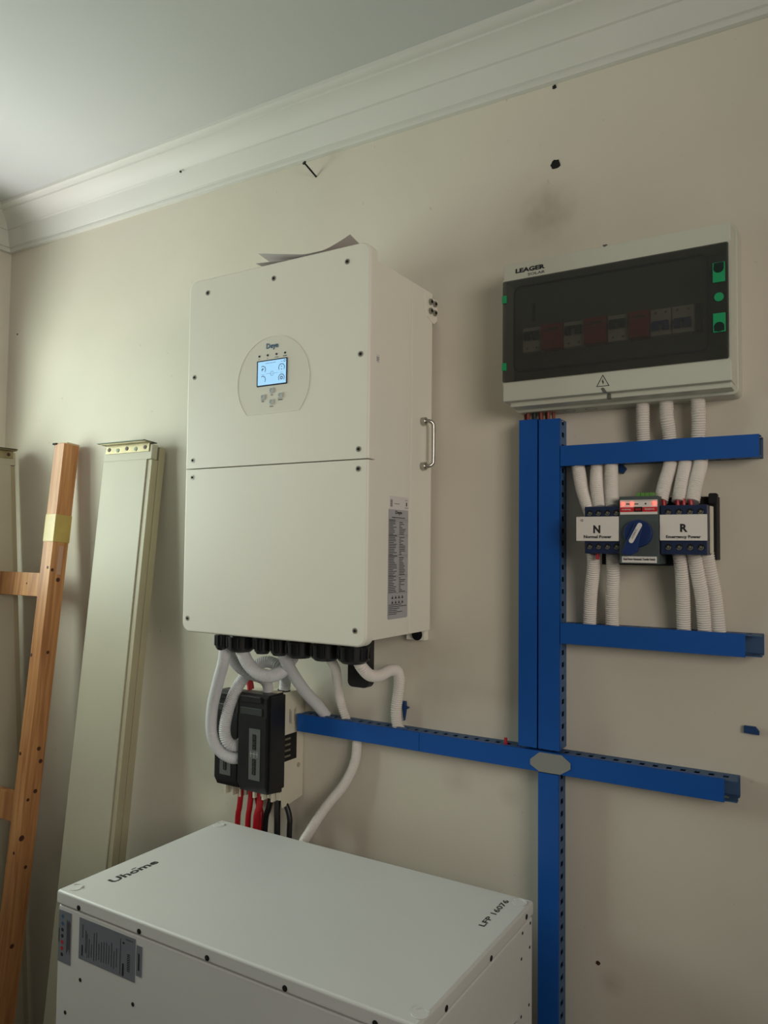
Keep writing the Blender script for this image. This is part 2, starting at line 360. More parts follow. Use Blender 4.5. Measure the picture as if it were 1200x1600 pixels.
# display field: truncated circle
cx, cz, R0 = .2365, .519, .0925
a0 = math.asin((.455-cz)/R0); P = [(cx+R0*math.cos(a), cz+R0*math.sin(a)) for a in [a0+(math.pi-2*a0)*i/44 for i in range(45)]]
b = B(); add_prism(b, P, 'y', -.2823, -.281, 0)
ed = [e for e in b.edges if all(abs(v.co.y+.2823) < 1e-5 for v in e.verts)]
dp = obj('display_field', b, mat('display_field', (222, 219, 206), .5), up_c)
# raised thin outline of the field
b = B(); n = len(P)
for sgn in (1,):
    outer = [Vector((cx+(p[0]-cx)*1.014, -.2830, cz+(p[1]-cz)*1.014)) for p in P]; inner = [Vector((p[0], -.2830, p[1])) for p in P]
    vo = [b.verts.new(v) for v in outer]; vi = [b.verts.new(v) for v in inner]; vb = [b.verts.new((v.x*1, -.2815, v.z)) for v in outer]
    vb2 = [b.verts.new((v.x, -.2820, v.z)) for v in inner]
    for i in range(n):
        j = (i+1) % n; b.faces.new((vo[i], vo[j], vi[j], vi[i])); b.faces.new((vo[i], vb[i], vb[j], vo[j])); b.faces.new((vi[i], vi[j], vb2[j], vb2[i]))
obj('field_rim', b, m_coat, up_c)
b = B(); add_box(b, .1960, .2745, -.2840, -.2820, .5105, .5640, .0008); obj('screen_bezel', b, m_lcdf, up_c)
b = B(); add_box(b, .1995, .2725, -.2844, -.2838, .5130, .5615); lcd = obj('screen', b, m_lcd, up_c); lcd['label'] = 'pale blue lit screen with four gauges'
def arc(b, x, z, r, a0, a1, w, y=-.2847):
    n = 18; v = []
    for i in range(n+1):
        a = math.radians(a0+(a1-a0)*i/n); v.append((b.verts.new((x+r*math.cos(a), y, z+r*math.sin(a))), b.verts.new((x+(r-w)*math.cos(a), y, z+(r-w)*math.sin(a)))))
    for p, q in zip(v, v[1:]): b.faces.new((p[0], q[0], q[1], p[1]))
b = B()
for x, z, a0_, a1_ in ((.2125,.5445,-40,120),(.2615,.5445,-35,215),(.2125,.5240,-40,120),(.2615,.5235,-35,215)): arc(b, x, z, .0080, a0_, a1_, .0014)
arc(b, .237, .535, .0046, 0, 360, .0006); arc(b, .2690, .5575, .0026, 0, 360, .0009)
arc(b, .2615, .5235, .0036, 0, 360, .0018); arc(b, .2125, .5445, .0030, 20, 250, .0022); arc(b, .2615, .545, .0028, 60, 120, .0024); arc(b, .2615, .543, .0030, 240, 300, .0024)
for x0, x1_, z0, z1_ in ((.219,.246,.5566,.5573),(.259,.264,.5566,.5573),(.2215,.2325,.5352,.5356),(.2413,.2525,.5348,.5352),(.235,.239,.5346,.5352),(.209,.216,.5340,.5345),(.258,.265,.5340,.5345)):
    vv = [b.verts.new(p) for p in ((x0,-.2847,z0),(x1_,-.2847,z0),(x1_,-.2847,z1_),(x0,-.2847,z1_))]; b.faces.new(vv)
obj('screen_print', b, m_lcdi, up_c)
for x in (.201,.223,.246,.268):
    b = B(); add_cyl(b, (x, -.2820, .5738), (0,-1,0), .0022, .0012, 12); obj('indicator', b, mat('indicator_dark', (40, 60, 64), .3), up_c)
for x, s in ((.201,'DC'),(.223,'AC'),(.246,'NORMAL'),(.268,'ALARM')):
    text('indicator_print', s, m_inkg, up_c, .0028 if len(s) < 3 else .009, (x, -.2830, .5668), XR, ZU, center=True)
text('logo_print', 'Deye', m_inkb, up_c, .031, (.2350, -.2830, .5875), XR, ZU, bold=.02, center=True)
for x, z, s in ((.2130,.488,'Esc'),(.2355,.500,'Up'),(.2580,.488,'Enter'),(.2355,.4765,'Down')):
    b = B(); add_box(b, x-.0055, x+.0055, -.2850, -.2820, z-.0050, z+.0062, .0015); bt = obj('button', b, mat('button_grey', (192, 200, 198), .35), up_c, smooth=True)
    b = B(); arc(b, x, z+.0008, .0028, 20, 300, .0010, -.28515); obj('button_print', b, m_inkg, up_c)
    text('button_name', s, m_inkg, up_c, .0022*len(s), (x, -.2830, z-.0095), XR, ZU, center=True)
# right side: label sheets, sticker, groove, bracket, handle
SX = .4622
b = B(); add_prism(b, rrect(-.196, -.118, .045, .262, .004, 3), 'x', SX-.0005, SX+.0003, 0); sl = obj('rating_label', b, m_lab, inv); sl['label'] = 'tall silver rating label with dense print'
def ink_rects(name, m, parent, rects, plane, c):
    b = B()
    for a0_, a1_, z0, z1_ in rects:
        q = [(a0_,z0),(a1_,z0),(a1_,z1_),(a0_,z1_)]
        b.faces.new([b.verts.new((c, p[0], p[1]) if plane == 'x' else (p[0], c, p[1])) for p in q])
    o = obj(name, b, m, parent); o['kind'] = 'stuff'; return o
rects = []; z = .2395; rn = random.Random(3)
sections = [(8, .0), (11, .0), (11, .0), (9, .0)]
for k, (cnt, _) in enumerate(sections):
    rects.append((-.195, -.119, z+.0012, z+.0016)); rects.append((-.194, -.194+rn.uniform(.022,.032), z-.0012, z+.0004)); z -= .0034
    rects.append((-.195, -.119, z+.0012, z+.0015))
    for i in range(cnt):
        rects.append((-.194, -.194+rn.uniform(.014,.032), z-.0012, z+.0002)); rects.append((-.154, -.154+rn.uniform(.006,.026), z-.0012, z+.0002)); z -= .00335
zz = z-.001; rects.append((-.195, -.119, zz+.0012, zz+.0016))
for r_ in range(2):
    for c_ in range(4):
        y_ = -.183+c_*.013; z_ = zz-.006-r_*.0095
        rects += [(y_, y_+.0085, z_-.0036, z_-.0028), (y_+.0015, y_+.007, z_-.0028, z_-.0004), (y_+.0032, y_+.0053, z_-.0004, z_+.0022)]
zz -= .021
while zz > .052:
    rects.append((-.193, -.193+rn.uniform(.03,.07), zz-.0011, zz+.0002)); zz -= .0036
ink_rects('label_print', m_ink, sl, rects, 'x', SX+.0006)
text('label_logo', 'Deye', m_ink, sl, .026, (SX+.0004, -.170, .2500), (0,1,0), ZU, height=.0085, bold=.03)
text('label_title', 'Hybrid Inverter', m_ink, sl, .052, (SX+.0004, -.183, .2428), (0,1,0), ZU, height=.0034, bold=.02)
b = B(); add_prism(b, [(-.193,.2605),(-.117,.2605),(-.117,.287),(-.193,.287)], 'x', SX-.0005, SX+.0006, 0); s2 = obj('serial_label', b, m_labw, inv); s2['label'] = 'small white serial number label above the silver one'
ink_rects('serial_print', m_ink, s2, [(-.1285,-.1245,.2690,.2765),(-.134,-.120,.2650,.2658),(-.134,-.122,.2805,.2812),(-.175,-.155,.2717,.2727)]+[(-.190,-.182,.266+i*.0018,.2670+i*.0018) for i in range(8)], 'x', SX+.0009)
b = B(); add_prism(b, [(-.256,.540),(-.236,.540),(-.236,.555),(-.256,.555)], 'x', SX-.0005, SX+.0006, 0); s3 = obj('warning_sticker', b, m_labw, inv); s3['label'] = 'tiny warning sticker near the front edge'
ink_rects('sticker_print', m_ink, s3, [(-.2545,-.249,.543,.552),(-.2475,-.238,.549,.550),(-.2475,-.238,.546,.547),(-.2475,-.240,.543,.544)], 'x', SX+.0009)
b = B(); add_prism(b, [(-.055,.727),(.0,.727),(-.0005,.682),(-.014,.672),(-.046,.682)], 'x', .4605, .4635, .001); br = obj('hanging_bracket', b, m_coat, inv); br['label'] = 'side tab of the wall bracket with four bolts'
for y, z in ((-.034,.716),(-.015,.716),(-.034,.696),(-.015,.696)):
    b = B(); add_cyl(b, (.4630, y, z), (1,0,0), .0068, .0055, 6); bo = obj('bolt', b, m_screw, br)
    b = B(); add_cyl(b, (.4684, y, z), (1,0,0), .0034, .002, 10); obj('bolt_end', b, m_hole, inv)
b = B(); add_tube(b, [(.463,-.063,.452),(.478,-.061,.452),(.4845,-.056,.447),(.4855,-.055,.436),(.4855,-.055,.373),(.4845,-.056,.362),(.478,-.061,.357),(.463,-.063,.357)], .0042, 12, path_step=.003)
hd = obj('carry_handle', b, m_steel, inv, smooth=True); hd['label'] = 'polished steel carrying handle'
for z in (.452, .357):
    b = B(); add_cyl(b, (.4615, -.063, z), (1,0,0), .0085, .012, 18, bev=.001); obj('handle_ferrule', b, m_steel, inv, smooth=True)
box('mounting_foot', m_coat, inv, .405, .449, -.020, -.001, -.013, .013, .001, label='small foot tab under the housing')
b = B(); add_cyl(b, (.432, -.019, -.001), (0,-1,0), .0085, .010, 6); add_cyl(b, (.432,-.0205,-.001), (0,-1,0), .0125, .002, 18); obj('foot_bolt', b, m_nut, inv)
# glands: (x, radius)
for gx, gr in ((.032,.0185),(.084,.0315),(.1455,.0185),(.192,.0195),(.247,.0305),(.312,.0310),(.381,.0330)):
    b = B(); add_cyl(b, (gx, -.19, .012), (0,0,-1), gr*.80, .024, 20)
    add_cyl(b, (gx, -.19, -.012), (0,0,-1), gr, .028, 20, r2=gr*.94)
    for k in range(12):
        a = 2*math.pi*k/12; q = gr*.985
        add_box(b, gx+q*math.cos(a)-.0016, gx+q*math.cos(a)+.0016, -.19+q*math.sin(a)-.0016, -.19+q*math.sin(a)+.0016, -.036, -.014)
    add_cyl(b, (gx, -.19, -.040), (0,0,-1), gr*.93, .006, 20, r2=gr*.70)
    obj('cable_gland', b, m_nut, inv, smooth=True)
b = B(); add_prism(b, rrect(.308, .3605, -.112, .006, .012, 5, .012), 'y', -.104, -.080, .003); dg_ = obj('communication_dongle', b, m_black, inv, smooth=True); dg_['label'] = 'black plug-in stick hanging below the housing'
settle(inv)
# papers lying on the inverter
def sheet(P0, ux, vy, nx, ny, hf, name, label):
    b = B(); P0, ux, vy = map(Vector, (P0, ux, vy)); g = []
    for i in range(nx+1): g.append([b.verts.new(P0 + ux*(i/nx) + vy*(j/ny) + Vector((0,0,hf(i/nx, j/ny)))) for j in range(ny+1)])
    for i in range(nx):
        for j in range(ny): b.faces.new((g[i][j], g[i+1][j], g[i+1][j+1], g[i][j+1]))
    r = bmesh.ops.extrude_face_region(b, geom=list(b.faces)); bmesh.ops.translate(b, vec=(0,0,.0004), verts=[v for v in r['geom'] if isinstance(v, bmesh.types.BMVert)])
    return tag(obj(name, b, m_paper, smooth=True), label, 'paper', 'papers on top of the inverter')
sheet((.172,-.262,.7645), (.225,.0,.0), (.0,.20,.0), 10, 6, lambda u, v: .0005 + .006*max(0, .4-u), 'paper_sheet', 'lowest flat sheet of paper on top of the white inverter')
sheet((.1735,-.268,.7670), (.20,.01,.0), (.0,.20,.0), 10, 6, lambda u, v: .010*max(0, 1-u*1.6)+.001, 'paper_sheet', 'middle sheet of paper, its left corner lifting off the inverter top')
sheet((.181,-.270,.7750), (.228,.006,.0), (-.03,.15,.0), 14, 6, lambda u, v: .024*max(0, 1-u*1.9) + .020*max(0, (u-.72)/.28)**1.3 - .002, 'paper_sheet', 'topmost curled sheet of paper with raised ends on the inverter')
# ---------------------------------------------------------------- flexible conduits and cables
def conduit(name, pts, r, m, label, cat, group, rib=.0009, pitch=.0036):
    b = B(); add_tube(b, pts, r, 14, rib, pitch); return tag(obj(name, b, m, smooth=True), label, cat, group)
G1 = 'grey corrugated conduits below the inverter'
PT = {
'A':[(0.0368,-0.1900,-0.0250),(0.0302,-0.1850,-0.0683),(0.0001,-0.1700,-0.1230),(-0.0302,-0.1550,-0.1866),(-0.0401,-0.1450,-0.2482),(-0.0245,-0.1350,-0.2876),(0.0043,-0.1250,-0.3031),(0.0242,-0.1120,-0.3009),(0.0240,-0.0900,-0.2986)],
'B':[(0.0960,-0.0520,-0.1620),(0.1030,-0.0560,-0.1250),(.116,-.075,-.105),(0.1184,-0.0950,-0.0887),(0.0867,-0.1000,-0.0793),(0.0593,-0.1100,-0.0892),(0.0421,-0.1250,-0.1107),(0.0173,-0.1350,-0.1525),(0.0016,-0.1400,-0.2000),(-0.0052,-0.1400,-0.2402),(0.0016,-0.1350,-0.2660),(0.0142,-0.1230,-0.2748),(0.0238,-0.1080,-0.2673),(0.0230,-0.0900,-0.2673)],
'C':[(0.0867,-0.1900,-0.0300),(0.0946,-0.1900,-0.0567),(0.1110,-0.1850,-0.0795),(0.1342,-0.1800,-0.0932),(0.1564,-0.1700,-0.0952),(0.1701,-0.1500,-0.0855),(0.1768,-0.1300,-0.0624),(.1768,-.115,-.045)],
'D':[(0.0198,-0.1600,-0.0382),(0.0256,-0.1550,-0.0693),(0.0422,-0.1450,-0.0921),(0.0618,-0.1300,-0.1067),(0.0771,-0.1100,-0.1166),(0.0860,-0.1000,-0.1317),(0.0844,-0.0950,-0.1588)],
'F':[(0.1944,-0.1900,-0.0300),(0.1925,-0.1700,-0.0564),(0.1791,-0.1300,-0.0901),(0.1754,-0.0800,-0.1370),(0.1842,-0.0350,-0.1806),(0.1969,-0.0220,-0.2046)],
'I':[(0.3124,-0.1900,-0.0300),(0.2952,-0.1300,-0.0726),(0.2661,-0.0800,-0.1136),(0.2460,-0.0400,-0.1556),(0.2555,-0.0250,-0.2069)],
'J':[(0.3884,-0.1900,-0.0347),(0.3937,-0.1800,-0.0535),(0.3947,-0.1500,-0.0739),(0.3945,-0.1100,-0.0793),(0.3921,-0.0700,-0.0755),(0.3934,-0.0400,-0.0793),(0.3913,-0.0250,-0.1007),(0.3867,-0.0220,-0.1333),(0.3823,-0.0220,-0.1682),(0.3859,-0.0220,-0.1980),(0.3973,-0.0220,-0.2143)],
'K':[(0.2799,-0.0220,-0.2228),(0.2821,-0.0220,-0.2579),(0.2762,-0.0250,-0.3005),(0.2544,-0.0350,-0.3481),(0.2203,-0.0500,-0.3951),(0.1917,-0.0700,-0.4482),(0.1735,-0.0800,-0.4936),(0.165,-0.080,-.60)],
}
conduit('flexible_conduit', PT['A'], .0135, m_cond, 'outermost grey conduit looping down past the left side of the black fuse switches', 'conduit', G1, .0005)
conduit('flexible_conduit', PT['B'], .0138, m_cond, 'inner ribbed grey conduit arching over and looping inside the outermost one', 'conduit', G1, .0013, .0045)
conduit('flexible_conduit', PT['C'], .0145, m_cond, 'thick grey conduit sagging in a U from the second gland', 'conduit', G1, .0006)
conduit('flexible_conduit', PT['D'], .0125, m_cond, 'ribbed grey conduit running behind the U-shaped one to the fuse switch top', 'conduit', G1)
conduit('flexible_conduit', PT['F'], .0135, m_cond, 'smooth grey conduit slanting down to the left end of the blue duct', 'conduit', G1, .0003)
conduit('flexible_conduit', PT['I'], .0105, m_condw, 'straight ribbed white conduit dropping into the blue duct behind the inverter', 'conduit', G1, .0017, .0052)
conduit('flexible_conduit', PT['J'], .0125, m_condw, 'white conduit with a sharp hump from the rightmost gland into the blue duct', 'conduit', G1, .0013, .0048)
conduit('flexible_conduit', PT['K'], .0115, m_condw, 'white conduit curving from under the blue duct down behind the battery', 'conduit', G1, .0005)
G2 = 'white corrugated conduits around the transfer switch'
ATSC = [
 ([(.908,-.030,.470),(.908,-.030,.43),(.9075,-.026,.405),(.908,-.022,.380)], 'left one of the three short conduits under the distribution box'),
 ([(.950,-.030,.470),(.951,-.032,.43),(.953,-.026,.405),(.954,-.022,.380)], 'middle one of the three short conduits under the distribution box'),
 ([(1.003,-.030,.470),(1.005,-.030,.43),(1.004,-.026,.405),(1.002,-.022,.380)], 'right one of the three short conduits under the distribution box'),
 ([(.782,-.022,.372),(.786,-.027,.345),(.800,-.047,.300),(.818,-.066,.262),(.822,-.067,.250)], 'white conduit leaning right into the left end of the transfer switch'),
 ([(.822,-.022,.350),(.8235,-.032,.330),(.829,-.052,.300),(.839,-.070,.262)], 'white conduit with red wires showing at its top, above the N cover'),
 ([(.849,-.022,.372),(.850,-.030,.342),(.856,-.050,.300),(.862,-.070,.262)], 'straight white conduit above the N cover beside the green terminal'),
 ([(.953,-.022,.372),(.956,-.030,.340),(.951,-.052,.305),(.9465,-.067,.272)], 'white conduit right of the green terminal, first above the R cover'),
 ([(.979,-.022,.372),(.982,-.030,.340),(.980,-.052,.305),(.977,-.067,.270)], 'middle white conduit entering the top of the R cover side'),
 ([(1.006,-.022,.372),(1.007,-.030,.340),(1.003,-.052,.305),(.999,-.067,.270)], 'rightmost white conduit entering the top of the R cover side'),
 ([(.825,-.060,.180),(.822,-.050,.150),(.812,-.034,.100),(.806,-.022,.045)], 'leftmost white conduit below the transfer switch with a red wire at its foot'),
 ([(.860,-.060,.180),(.858,-.050,.140),(.852,-.034,.095),(.849,-.022,.030)], 'white conduit below the N cover beside the grey middle block'),
 ([(.975,-.060,.185),(.978,-.050,.150),(.977,-.034,.100),(.976,-.022,.025)], 'white conduit below the R cover nearest the grey middle block'),
 ([(.999,-.060,.185),(1.003,-.050,.150),(1.009,-.034,.100),(1.012,-.022,.028)], 'white conduit slanting right below the R cover'),
 ([(1.018,-.045,.182),(1.022,-.038,.150),(1.029,-.026,.100),(1.034,-.018,.030)], 'rightmost white conduit below the transfer switch, partly hidden'),
]
for pts, lb in ATSC: conduit('flexible_conduit', pts, .0128, m_condw, lb, 'conduit', G2, .0019, .0042)
def cable(pts, r, m, label, group):
    b = B(); add_tube(b, pts, r, 10); return tag(obj('power_cable', b, m, smooth=True), label, 'cable', group)
G3 = 'battery cables below the fuse switches'
def down(p): return [(p[0][0], p[0][1], p[0][2]+.02)] + p + [(p[-1][0], p[-1][1], -.70)]
cable(down([(-.0239,-.06,-.414),(-.0272,-.06,-.4402),(-.0322,-.06,-.4833)]), .0068, m_red, 'leftmost red cable dropping behind the battery', G3)
cable(down([(.0167,-.07,-.4042),(.0134,-.07,-.43),(.0087,-.07,-.4798)]), .0068, m_red, 'second red cable from the left under the fuse switches', G3)
cable(down([(.0238,-.055,-.4057),(.0303,-.055,-.4297),(.0390,-.055,-.4772)]), .0072, m_red, 'third red cable, bowing right under the fuse switches', G3)
cable(down([(.0542,-.08,-.3947),(.0510,-.08,-.42),(.0425,-.08,-.4658)]), .0080, m_red, 'thick red cable beside the black ones', G3)
cable(down([(.0702,-.06,-.3975),(.0631,-.06,-.4238),(.0527,-.06,-.4742)]), .0070, m_bcab, 'leftmost black cable, slanting left below the fuse switches', G3)
cable(down([(.0974,-.07,-.3974),(.0962,-.07,-.4265),(.0972,-.07,-.4697)]), .0075, m_bcab, 'straight middle black cable below the fuse switches', G3)
cable(down([(.1081,-.06,-.3982),(.1198,-.06,-.4192),(.1258,-.06,-.4412),(.1247,-.06,-.4745)]), .0065, m_bcab, 'rightmost black cable bowing outward below the fuse switches', G3)
b = B(); add_tube(b, [(-.026,-.05,-.105),(-.0179,-.05,-.1219),(-.0080,-.05,-.1512),(-.005,-.05,-.1800)], .0085, 10); tag(obj('power_cable', b, m_red, smooth=True), 'short red cable entering the top of the fuse switches', 'cable')
b = B(); add_tube(b, [(.0965,-.0525,-.148),(.0960,-.052,-.172)], .0150, 12); tag(obj('cable_sleeve', b, m_bcab, smooth=True), 'short black sleeve where the arching conduit meets the fuse switch', 'sleeve')
k = 0
for i in range(9):
    x = .6805+i*.0070; k = -.024-.010*(i % 2)
    b = B(); add_tube(b, [(x,k,.470),(x+random.uniform(-.002,.002),k-.003,.452),(x,k,.425)], .0034, 8)
    tag(obj('brown_wire', b, m_rbr if i not in (2, 3) else m_bcab, smooth=True), 'thin brown wire among those passing from the distribution box into the tall blue ducts' if i not in (2, 3) else 'thin black wire among the brown ones between the distribution box and the tall blue ducts', 'wire', 'brown wires between the distribution box and the ducts' if i not in (2, 3) else 'black wires between the distribution box and the ducts')
for x, z0, z1, y, lb in ((.818,.368,.338,-.024,'left red wire showing above the second conduit under the top duct'),(.827,.368,.338,-.026,'right red wire showing above the second conduit under the top duct'),
                    (.806,.060,.035,-.024,'red wire end at the foot of the leftmost lower conduit'),(.640,-.190,-.215,-.030,'short red wire end beside the foot of the vertical ducts'),
                    (.952,.275,.258,-.071,'red wire at the left top of the R side'),(.975,.275,.258,-.071,'red wire at the middle top of the R side'),(.985,.275,.258,-.071,'second red wire at the middle top of the R side'),(.997,.275,.258,-.071,'red wire at the right top of the R side'),(.837,.196,.168,-.078,'red wire under the N side of the transfer switch')):
    b = B(); add_tube(b, [(x,y,z0),(x+.001,y-.001,(z0+z1)/2),(x,y,z1)], .0036, 8); tag(obj('red_wire', b, m_red, smooth=True), lb, 'wire')
# ---------------------------------------------------------------- blue slotted wiring ducts
D = .045
def duct(label, horiz, a0, a1, c0, c1, lids, slots=(1, 1), open_end=0, d=D):
    "channel against the wall with slotted flanges and snap-on lids. horiz: runs along x between a0,a1, heights c0..c1"
    base = ((a0+a1)/2, -d/2, c0) if horiz else ((c0+c1)/2, -d/2, a0)
    t = thing('wiring_duct', label, 'cable duct', base, 'blue slotted wiring ducts')
    def bx(bm, u0, u1, y0, y1, w0, w1):
        if horiz: add_box(bm, u0, u1, y0, y1, w0, w1)
        else: add_box(bm, w0, w1, y0, y1, u0, u1)
    b = B(); th = .0016
    bx(b, a0, a1, -.002, 0, c0, c1)
    for side, on in ((0, slots[0]), (1, slots[1])):
        w0, w1 = (c0, c0+th) if side == 0 else (c1-th, c1)
        if not on: bx(b, a0, a1, -d+.001, -.002, w0, w1); continue
        bx(b, a0, a1, -.013, -.002, w0, w1); bx(b, a0, a1, -d+.001, -d+.017, w0, w1)
        u = a0; pitch = .0235; 
        while u < a1: bx(b, u, min(a1, u+pitch-.0095), -d+.017, -.013, w0, w1); u += pitch
    ch = obj('slotted_channel', b, m_bluec, t)
    b = B(); bx(b, a0+.004, a1-.004-open_end, -d+.006, -.004, c0+.004, c1-.004); obj('shade_filling', b, m_dark, t)  # black filling stands in for the shade inside the duct
    for l0, l1 in lids:
        b = B(); bx(b, l0, l1, -d-.0015, -d+.0015, c0-.0015, c1+.0015); bx(b, l0, l1, -d, -d+.008, c0-.0015, c0); bx(b, l0, l1, -d, -d+.008, c1, c1+.0015)
        obj('lid', b, m_blue, t)
    return t
d1 = duct('left one of the two tall vertical blue ducts under the distribution box', False, -.197, .4405, .6745, .7092, [(-.197,.4405)], (0, 0))
d2 = duct('right one of the two tall vertical blue ducts, with a slotted right flank', False, -.197, .4385, .7152, .7540, [(-.197,.4385)], (0, 1))
d3 = duct('top horizontal blue duct above the transfer switch', True, .757, 1.105, .347, .383, [(.757,1.103)], (1, 1))
d4 = duct('horizontal blue duct just below the transfer switch with an open right end', True, .757, 1.103, .008, .044, [(.757,1.078)], (1, 1), .03)
d5 = duct('long low horizontal blue duct crossing the foot of the vertical ducts', True, .131, 1.063, -.239, -.203, [(.131,.4525),(.4535,1.043)], (1, 1), .03)
d6 = duct('lowest vertical blue duct running down to the floor beside the battery', False, -1.35, -.242, .7150, .7520, [(-1.35,-.242)], (0, 1))
for t, spots in ((d3, ((.918,.940,.383),(.962,.990,.383),(.996,1.012,.383))), (d5, ((.204,.226,-.203),(.256,.278,-.203),(.392,.416,-.203)))):
    for x0, x1, z in spots:
        b = B(); add_box(b, x0, x1, -.038, -.030, z, z+.0035, .0008); obj('finger_tab', b, m_bluec, t)
for t in (d1, d2, d3, d4, d6): settle(t)
b = B(); add_prism(b, [(.698,-.219),(.7165,-.2035),(.760,-.2035),(.777,-.216),(.777,-.227),(.757,-.240),(.7165,-.240),(.698,-.229)], 'y', -.0480, -.0463, 0)
st = obj('joint_plate', b, m_octa, d5); st['label'] = 'grey eight-sided plate over the duct crossing'
settle(d5)
# ---------------------------------------------------------------- distribution box
db = thing('distribution_box', 'light grey wall-mounted breaker box with a smoked see-through door', 'breaker box', (.865, -.05, .455))
b = B(); add_prism(b, rrect(.664, 1.073, .4545, .7530, .010, 4), 'y', -.050, 0, .003); obj('back_box', b, m_box, db, smooth=True)
# front cover as a frame round the door opening
FX0, FX1, FZ0, FZ1 = .6595, 1.0685, .4690, .7400; OX0, OX1, OZ0, OZ1 = .6660, 1.0620, .5080, .7030
b = B()
add_box(b, FX0, FX1, -.100, -.050, OZ1, FZ1, .004); add_box(b, FX0, FX1, -.100, -.050, FZ0, OZ0, .004)
add_box(b, FX0+.0003, OX0, -.0997, -.050, OZ0-.006, OZ1+.006); add_box(b, OX1, FX1-.0003, -.0997, -.050, OZ0-.006, OZ1+.006)
obj('front_cover', b, m_box, db, smooth=True)
b = B(); add_box(b, FX0+.010, FX1-.002, -.086, -.045, .4600, .4720, .003); obj('lower_ledge', b, m_box, db, smooth=True)
box('inner_panel', m_inner, db, OX0, OX1, -.0560, -.0500, OZ0, OZ1)
m_notch = mat('notch_grey', (92, 92, 86), .6)
b = B(); add_prism(b, [(.854,.7405),(.862,.7405),(.858,.7360)], 'y', -.1004, -.0900, 0); add_box(b, .8545, .8615, -.100, -.070, .7385, .7403); obj('pry_notch', b, m_notch, db)['kind'] = 'stuff'
b = B(); add_prism(b, [(.8500,.4765),(.8530,.4785),(.8565,.4770),(.8610,.4692),(.8550,.4692)], 'y', -.1004, -.0900, 0); obj('pry_notch', b, m_notch, db)
b = B(); add_box(b, .8580, .8650, -.0880, -.0800, .4590, .4690, .002); obj('pry_notch', b, m_notch, db)
# smoked door with raised window
b = B(); add_prism(b, rrect(.6605, 1.0650, .5065, .7045, .003, 2), 'y', -.1035, -.1005, .001); dr = obj('smoked_door', b, m_smoke, db); dr['label'] = 'smoked transparent hinged door'
b = B(); t_ = .0030
o_ = rrect(.6835, 1.0350, .5225, .6905, .014, 5); i_ = rrect(.6835+t_, 1.0350-t_, .5225+t_, .6905-t_, .012, 5)
vo = [b.verts.new((p[0], -.1040, p[1])) for p in o_]; vi = [b.verts.new((p[0], -.1040, p[1])) for p in i_]; vo2 = [b.verts.new((p[0], -.1030, p[1])) for p in o_]
for i in range(len(o_)):
    j = (i+1) % len(o_); b.faces.new((vo[i], vo[j], vi[j], vi[i])); b.faces.new((vo[i], vo2[i], vo2[j], vo[j]))
obj('door_ridge', b, mat('door_ridge', (44, 44, 44), .3), db)
for z0, z1, rz in ((.6365,.6705,'up'),(.5515,.5840,'dn')):
    lt = box('latch', m_green, db, 1.0405, 1.0600, -.1060, -.1030, z0, z1, .001, label='green door latch')
    b = B(); add_cyl(b, (1.0500, -.1055, (z1-.010) if rz == 'up' else (z0+.009)), (0,-1,0), .0082, .0010, 18); add_box(b, 1.0425, 1.0580, -.1064, -.1055, (z1-.010) if rz == 'up' else z0+.002, (z1-.001) if rz == 'up' else z0+.009); obj('latch_recess', b, mat('latch_dark', (8, 34, 28), .4), lt if False else db)
b = B(); add_cyl(b, (1.0500, -.1030, .6115), (0,-1,0), .0075, .0022, 22); obj('latch_button', b, m_green, db)
for z0, z1 in ((.6610,.6760),(.5290,.5440)): box('hinge', m_green, db, .6600, .6690, -.1055, -.1005, z0, z1, .0008, label='green door hinge')
text('logo_print', 'LEAGER', m_ink, db, .059, (.686, -.1003, .7175), XR, ZU, height=.0088, bold=.045)
text('logo_print', 'SOLAR', m_inkg, db, .034, (.7110, -.1003, .7090), XR, ZU, height=.0052, bold=.01)
b = B(); tri = [(.8420,.4805),(.8660,.4805),(.8540,.5020)]; c_ = Vector((.854, .4877)); ti = [(c_.x+(p[0]-c_.x)*.84, c_.y+(p[1]-c_.y)*.84) for p in tri]
vo = [b.verts.new((p[0], -.1004, p[1])) for p in tri]; vi = [b.verts.new((p[0], -.1004, p[1])) for p in ti]
for i in range(3): j = (i+1) % 3; b.faces.new((vo[i], vo[j], vi[j], vi[i]))
for q in ([(.8548,.4955),(.8520,.4890),(.8542,.4890)], [(.8532,.4895),(.8562,.4895),(.8540,.4835)]): b.faces.new([b.verts.new((p[0], -.1004, p[1])) for p in q])
obj('voltage_mark', b, m_ink, db)
for x, y in ((.770,-.03),(.812,-.03)):
    b = B(); arc_v = [b.verts.new((x+.011*math.cos(math.pi*2*i/20), y+.011*math.sin(math.pi*2*i/20), .4543)) for i in range(20)]; iv = [b.verts.new((x+.0098*math.cos(math.pi*2*i/20), y+.0098*math.sin(math.pi*2*i/20), .4543)) for i in range(20)]
    for i in range(20): j = (i+1) % 20; b.faces.new((arc_v[i], arc_v[j], iv[j], iv[i]))
    obj('knockout', b, m_hole, db)
settle(db)
